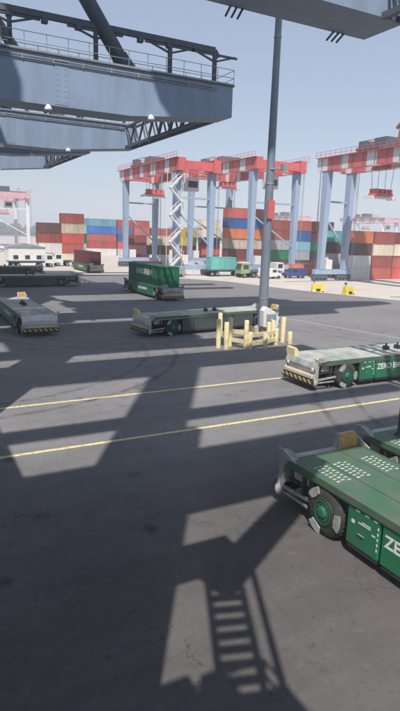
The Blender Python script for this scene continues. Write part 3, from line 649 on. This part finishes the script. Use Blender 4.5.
# ------------------------------------------------------------------ yard cranes
K['pinkish'] = mat('hazed_pink_paint', (.68, .4, .43), .6)  # haze and glare painted into the red of the far cranes
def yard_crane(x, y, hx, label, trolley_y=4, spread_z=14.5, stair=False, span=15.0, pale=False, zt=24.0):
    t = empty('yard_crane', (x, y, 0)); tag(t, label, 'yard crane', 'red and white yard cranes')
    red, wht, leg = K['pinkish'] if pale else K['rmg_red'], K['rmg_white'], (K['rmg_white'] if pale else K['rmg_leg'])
    zb = zt-2.4
    for sy in (-1, 1):
        for sx in (-1, 1):
            b = MB(); b.taper((sx*hx, sy*span, 2.3), (1.0, 1.25), (sx*hx, sy*(span-.2), zb), (1.3, 1.7)); b.build('leg', leg, t, bev=.05)
        b = MB(); b.box((-hx-1.6, sy*span-.55, 1.3), (hx+1.6, sy*span+.55, 2.3)); sb = b.build('sill_beam', leg, t, bev=.04)
        for sx in (-1, 1):
            b = MB(); b.box((sx*hx-1.9, sy*span-.4, .55), (sx*hx+1.9, sy*span+.4, 1.25))
            for k in range(4): b.tube((sx*hx-1.5+k, sy*span-.3, .42), (sx*hx-1.5+k, sy*span+.3, .42), .4, n=14)
            b.build('bogie', K['crane_dark'], sb)
        b = MB(); b.beam((-hx, sy*span, 15.8), (hx, sy*span, 15.8), .35)
        b.beam((-hx, sy*span, 13.2), (hx, sy*span, 6.2), .3); b.build('tie_beam', leg, t)
        b = MB(); b.box((-hx+1, sy*(span+.0)-.6, 2.35), (-hx+2.6, sy*span+.6, 4.3)); b.build('electrical_box', K['white'], t)
        b = MB(); b.box((-hx, sy*(span+1.2)-.5, zb+.3), (hx, sy*(span+1.2)+.5, zt-.4)); b.build('end_tie', red, t)
    for sx in (-1, 1):
        b = MB(); y0, y1 = -span-2.2, span+2.2; cut = [0, .13, .2, .34, .42, .53, .6, .74, .8, .91, 1]; n = 10
        for i in range(n): b.box((sx*hx-.8, y0+(y1-y0)*cut[i], zb), (sx*hx+.8, y0+(y1-y0)*cut[i+1], zt), i % 2)
        for i in range(12): b.box((sx*hx-.86, y0+(y1-y0)*(i+.5)/12-.05, zb+.1), (sx*hx+.86, y0+(y1-y0)*(i+.5)/12+.05, zt-.1), 2)
        gd = b.build('main_girder', [red, wht, K['crane_dark']], t)
        h = MB()
        for i in range(25):
            yy = y0+(y1-y0)*i/24; h.beam((sx*hx+sx*1.3, yy, zt), (sx*hx+sx*1.3, yy, zt+1.1), .06)
        for dz in (.55, 1.1): h.beam((sx*hx+sx*1.3, y0, zt+dz), (sx*hx+sx*1.3, y1, zt+dz), .06)
        h.box((sx*hx-.9, y0, zt), (sx*hx+sx*1.3 if sx > 0 else sx*hx+.9, y1, zt+.08)) if sx > 0 else h.box((sx*hx-1.4, y0, zt), (sx*hx+.9, y1, zt+.08))
        h.build('walkway', K['rmg_red'] if not pale else K['pinkish'], gd)
    # trolley with machinery on the girders
    b = MB(); b.box((-hx-.9, trolley_y-3.2, zt+.3), (hx+.9, trolley_y+3.2, zt+.8))
    b.box((-hx*.5, trolley_y-1.8, zt+.8), (hx*.4, trolley_y+1.2, zt+2.6)); b.box((-hx-.5, trolley_y+1.6, zt+.8), (-hx+1.2, trolley_y+3, zt+2))
    for sx in (-1, 1):
        for yy in (-2.8, 2.8): b.beam((sx*(hx-.3), trolley_y+yy, zt+.8), (sx*(hx-.3), trolley_y+yy, zt+2.1), .12)
        b.beam((sx*(hx-.3), trolley_y-2.8, zt+2.1), (sx*(hx-.3), trolley_y+2.8, zt+2.1), .12)
    tr = b.build('trolley', K['crane_dark'], t)
    b = MB(); b.box((-hx*.4, trolley_y+1.3, zt+.85), (hx*.4, trolley_y+2.8, zt+2.2)); b.build('machinery_house', red, tr)
    # spreader on ropes
    yy = trolley_y; z = spread_z
    for dx in (-1.6, 1.6):
        for dy in (-.7, .7): b = MB(); b.beam((dx, yy+dy, z+1.4), (dx*1.2, yy+dy*1.6, zt+.3), .07); b.build('rope', K['crane_dark'], t)
    b = MB(); b.box((-3, yy-.5, z), (3, yy+.5, z+.45))
    for dx in (-3, 3): b.box((dx-.15, yy-1.22, z-.1), (dx+.15, yy+1.22, z+.4))
    sp = b.build('spreader', wht, t)
    b = MB(); b.box((-2.2, yy-.9, z+.5), (2.2, yy+.9, z+.9))
    for dx in (-1.7, -.5, .7, 1.7): b.box((dx-.35, yy-.8, z+.9), (dx+.35, yy+.8, z+1.7))
    b.build('headblock', red, sp)
    if stair:
        b = MB(); z = 1.6; k = 0; cx, sy = -hx-.9, -span-1.5
        while z < zb-1.5:
            d = 1.3 if k % 2 == 0 else -1.3
            b.beam((cx-d, sy, z), (cx+d, sy, z+2.6), .6, .28); b.beam((cx-d, sy-.3, z+1.0), (cx+d, sy-.3, z+3.6), .07); b.beam((cx-d, sy+.3, z+1.0), (cx+d, sy+.3, z+3.6), .07)
            b.box((cx+d-.45, sy-.4, z+2.6), (cx+d+.45, sy+.4, z+2.7)); b.beam((cx+d*1.3, sy-.4, z+2.7), (cx+d*1.3, sy-.4, z+3.7), .06)
            z += 2.65; k += 1
        for x in (cx-1.75, cx+1.75): b.beam((x, sy+.5, 1.5), (x, sy+.5, zb), .09)
        b.build('stair', K['white'], t)
    for sy in (-1, 1):              # ladders, service cabin
        b = MB(); lx, ly = hx+1.0, sy*span-1.2
        for dy in (-.22, .22): b.beam((lx, ly+dy, 2.5), (lx, ly+dy, zb+1), .06)
        for i in range(int((zb-2)/.6)): b.beam((lx, ly-.22, 2.8+i*.6), (lx, ly+.22, 2.8+i*.6), .05)
        b.build('ladder', K['galv'], t)
    b = MB(); b.box((-1.4, -span+.9, zb-3.6), (1.4, -span+3.2, zb-1.0)); cbn = b.build('cabin', wht, t); b = MB(); b.box((-1.1, -span+.88, zb-2.9), (1.1, -span+.9, zb-1.6)); b.build('window', K['glass'], cbn)
    b = MB(); b.beam((0, -span+2, zb-1.0), (0, -span+2, zb+.2), .3); b.beam((-hx, -span+2, zb+.25), (hx, -span+2, zb+.25), .4); b.build('cabin_hanger', red, t)
    return t
yard_crane(74.2, 121.5, 5.8, 'red and white yard crane behind the light pole', 6, 20, zt=25)
rc = yard_crane(78.9, 76.2, 3.1, 'red and white yard crane at the right edge with its spreader hanging', 3.2, 16)
yard_crane(54.2, 121.5, 4.0, 'red and white yard crane with white zigzag stair, left of the pole', 6, 17, True, zt=23.3)
b = MB(); b.taper((-3.1, -4.6, 24.1), (2.2, 2.2), (-3.1, -4.6, 27.5), (1.8, 1.8)); b.taper((-3.1, -4.6, 27.5), (1.8, 1.8), (-3.4, -4.9, 33.4), (.9, .9)); b.beam((-3.1, -4.6, 29), (-3.1, -2.2, 27.2), .4)
b.build('service_jib', mat('brown_red_jib_paint', (.3, .12, .09), .6), rc)
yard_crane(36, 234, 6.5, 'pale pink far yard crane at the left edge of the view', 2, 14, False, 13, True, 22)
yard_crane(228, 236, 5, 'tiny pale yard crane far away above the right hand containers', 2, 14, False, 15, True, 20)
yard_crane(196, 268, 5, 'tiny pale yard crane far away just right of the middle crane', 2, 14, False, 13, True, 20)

# ------------------------------------------------------------------ yard machines, trucks, barriers
def truck(x, y, rz, cabm, label):
    t = empty('yard_truck', (x, y, 0), rz); tag(t, label, 'truck', 'yard trucks')
    b = MB(); b.box((-6, -.5, .95), (3.2, .5, 1.25)); b.box((-6.2, -1.2, 1.25), (2, 1.2, 1.42)); b.build('chassis', K['crane_dark'], t)
    b = MB(); b.prism([(2.1, 1.0), (4.3, .8), (4.4, 1.7), (4.0, 3.0), (2.1, 3.0)], -1.2, 1.2, 'y'); cb_ = b.build('cab', cabm, t, bev=.05)
    b = MB(); b.prism([(4.425, 1.75), (4.03, 2.85), (4.06, 2.85), (4.45, 1.75)], -1.0, 1.0, 'y'); b.box((2.6, -1.215, 1.8), (3.8, 1.215, 2.7)); b.build('window', K['glass'], cb_)
    for wx in (-5.2, -4, 1.1, 3.4):
        for s in (-1, 1):
            b = MB(); b.lathe((wx, s*1.0, .5), (0, s, 0), [(-.18, .4), (-.15, .5), (.15, .5), (.18, .4)], 18); w = b.build('wheel', K['tyre'], t)
            b = MB(); b.lathe((wx, s*1.19, .5), (0, s, 0), [(0, .25), (.03, .2)], 12); b.build('rim', K['galv'], w)
    return t
truck(62.5, 104.5, 0, K['white'], 'yard truck under the teal container left of the pole')
container(60.0, 104.5, 1.45, 6.06, 'teal', 'teal container on a yard truck left of the pole')
truck(66.2, 100.5, math.pi, mat('lime_paint', (.33, .4, .2), .5, 0, .4), 'low lime green yard truck beside the teal container')
truck(36.5, 138, math.pi, K['white'], 'white yard truck far left among the containers')
truck(27, 134, .1, K['white'], 'white yard truck at far left, left of the other white one')
truck(71, 104, 0, K['white'], 'white yard truck at the foot of the middle yard crane')
truck(94, 100.5, math.pi, K['white'], 'white yard truck between the orange container and the right yard crane')
def barrier(x, y, rz, label):
    t = empty('barrier', (x, y, 0), rz); tag(t, label, 'barrier', 'yellow steel barriers on the apron')
    b = MB(); b.prism([(-.55, 0), (.55, 0), (.4, .35), (.25, 1.25), (-.25, 1.25), (-.4, .35)], -1.0, 1.0, 'y'); b.build('body', K['yellow'], t, bev=.04)
    b = MB(); b.box((-.6, -.35, .15), (.6, .35, .5)); b.box((-.58, -.9, .004), (.58, -.6, .18)); b.build('fork_pocket', K['agv_black'], t)
    b = MB(); b.tube((0, .7, 1.25), (0, .7, 1.6), .06, n=8); b.box((-.12, .5, 1.6), (.12, .9, 1.9)); b.build('lamp', K['crane_dark'], t)
    return t
barrier(59.8, 72.1, R(60), 'yellow barrier, the left one of two before the right yard crane')
barrier(61.9, 67.3, R(100), 'yellow barrier, the right one of two before the right yard crane')
def van(x, y, rz, m, label):
    t = empty('van', (x, y, 0), rz); tag(t, label, 'van', 'vans parked in the yard')
    b = MB(); b.prism([(-2.5, .45), (2.4, .45), (2.5, .9), (2.3, 1.15), (1.5, 1.3), (.9, 2.1), (-2.4, 2.15), (-2.5, 1.9)], -.95, .95, 'y'); bd = b.build('body', m, t, bev=.06)
    b = MB(); b.prism([(1.48, 1.36), (1.52, 1.36), (.98, 2.02), (.94, 2.02)], -.85, .85, 'y'); b.box((-.1, -.962, 1.35), (.95, .962, 1.9)); b.build('window', K['glass'], bd)
    for wx in (-1.6, 1.6):
        for s in (-1, 1): b = MB(); b.lathe((wx, s*.86, .36), (0, s, 0), [(-.11, .3), (-.09, .36), (.09, .36), (.11, .3)], 16); b.build('wheel', K['tyre'], t)
van(44.5, 106, R(10), K['white'], 'white van parked by the legs of the yard crane with the zigzag stair')
van(48, 103.5, R(170), K['galv'], 'grey van parked left of the teal container and zigzag stair')
van(67.5, 97, R(5), K['white'], 'white van parked just behind the light pole')
van(74.5, 98, R(175), cmat('deep blue'), 'dark blue van at the foot of the middle yard crane')
van(84.5, 99.5, R(8), cmat('rust red'), 'red van parked before the orange container')
for i, (x, y, h, l_) in enumerate(((118, 145, 30, 'thin far lighting mast between the middle and right yard cranes'), (168, 150, 28, 'thin far lighting mast behind the right yard crane'))):
    t = empty('lighting_mast', (x, y, 0)); tag(t, l_, 'lighting mast', 'far lighting masts'); b = MB(); b.tube((0, 0, 0), (0, 0, h), .3, .14, 10); b.build('shaft', K['pole'], t)
    b = MB(); b.tube((0, 0, h), (0, 0, h+.5), 1.2, n=12); b.build('lamp_head', K['galv'], t)
# sheds and far trees
def shed(x, y, w, d, h, m, label):
    t = empty('yard_shed', (x, y, 0)); tag(t, label, 'shed')
    b = MB(); b.box((-w/2, -d/2, 0), (w/2, d/2, h)); wl = b.build('wall', m, t)
    b = MB(); b.prism([(-w/2-.3, h), (w/2+.3, h), (0, h+w*.1)], -d/2-.3, d/2+.3, 'y'); b.build('roof', K['galv'], t)
    for k in range(3):
        b = MB(); b.box((-w/2+(k+.4)*w/3.2, -d/2-.03, 1.2), (-w/2+(k+.4)*w/3.2+1.2, -d/2, 2.2)); b.build('window', K['glass'], wl)
    return t
shed(27.5, 148, 9, 6, 4.2, K['white'], 'low white shed at far left beside the pink crane')
b = MB(); rr = random.Random(3)
for i in range(900):
    x = rr.uniform(-150, 900); y = 900-.25*x+rr.uniform(-25, 25); h = rr.uniform(5, 15)+4*math.sin(x*.02); r_ = rr.uniform(4, 9)
    for k in range(7):
        a = rr.uniform(0, 6.28); c = Vector((x+math.cos(a)*r_*rr.random(), y+math.sin(a)*r_*rr.random(), h*rr.uniform(.25, 1)))
        s = rr.uniform(2, 4.5); n_ = 5
        b.lathe(c-Vector((0, 0, s)), (rr.uniform(-.3, .3), rr.uniform(-.3, .3), 1), [(0, s*.4), (s*.7, s), (s*1.5, s*.8), (s*2, s*.2)], n_)
tag(b.build('far_woodland', K['tree']), 'dark strip of far trees on the horizon behind the yard', 'trees', kind='stuff')

# ------------------------------------------------------------------ thin sea haze
b = MB(); b.box((-1300, -1300, -1), (2300, 2300, 76)); hz = b.build('haze', K['white']); hz.data.materials.clear()
hm = bpy.data.materials.new('haze_air'); hm.use_nodes = True; n = hm.node_tree.nodes; n.remove(n['Principled BSDF'])
pv = n.new('ShaderNodeVolumePrincipled'); pv.inputs['Color'].default_value = (.88, .93, 1, 1); pv.inputs['Density'].default_value = .001
pv.inputs['Anisotropy'].default_value = -.25
hm.node_tree.links.new(pv.outputs[0], n['Material Output'].inputs['Volume']); hz.data.materials.append(hm); tag(hz, 'thin pale haze over the terminal', 'haze', kind='stuff')
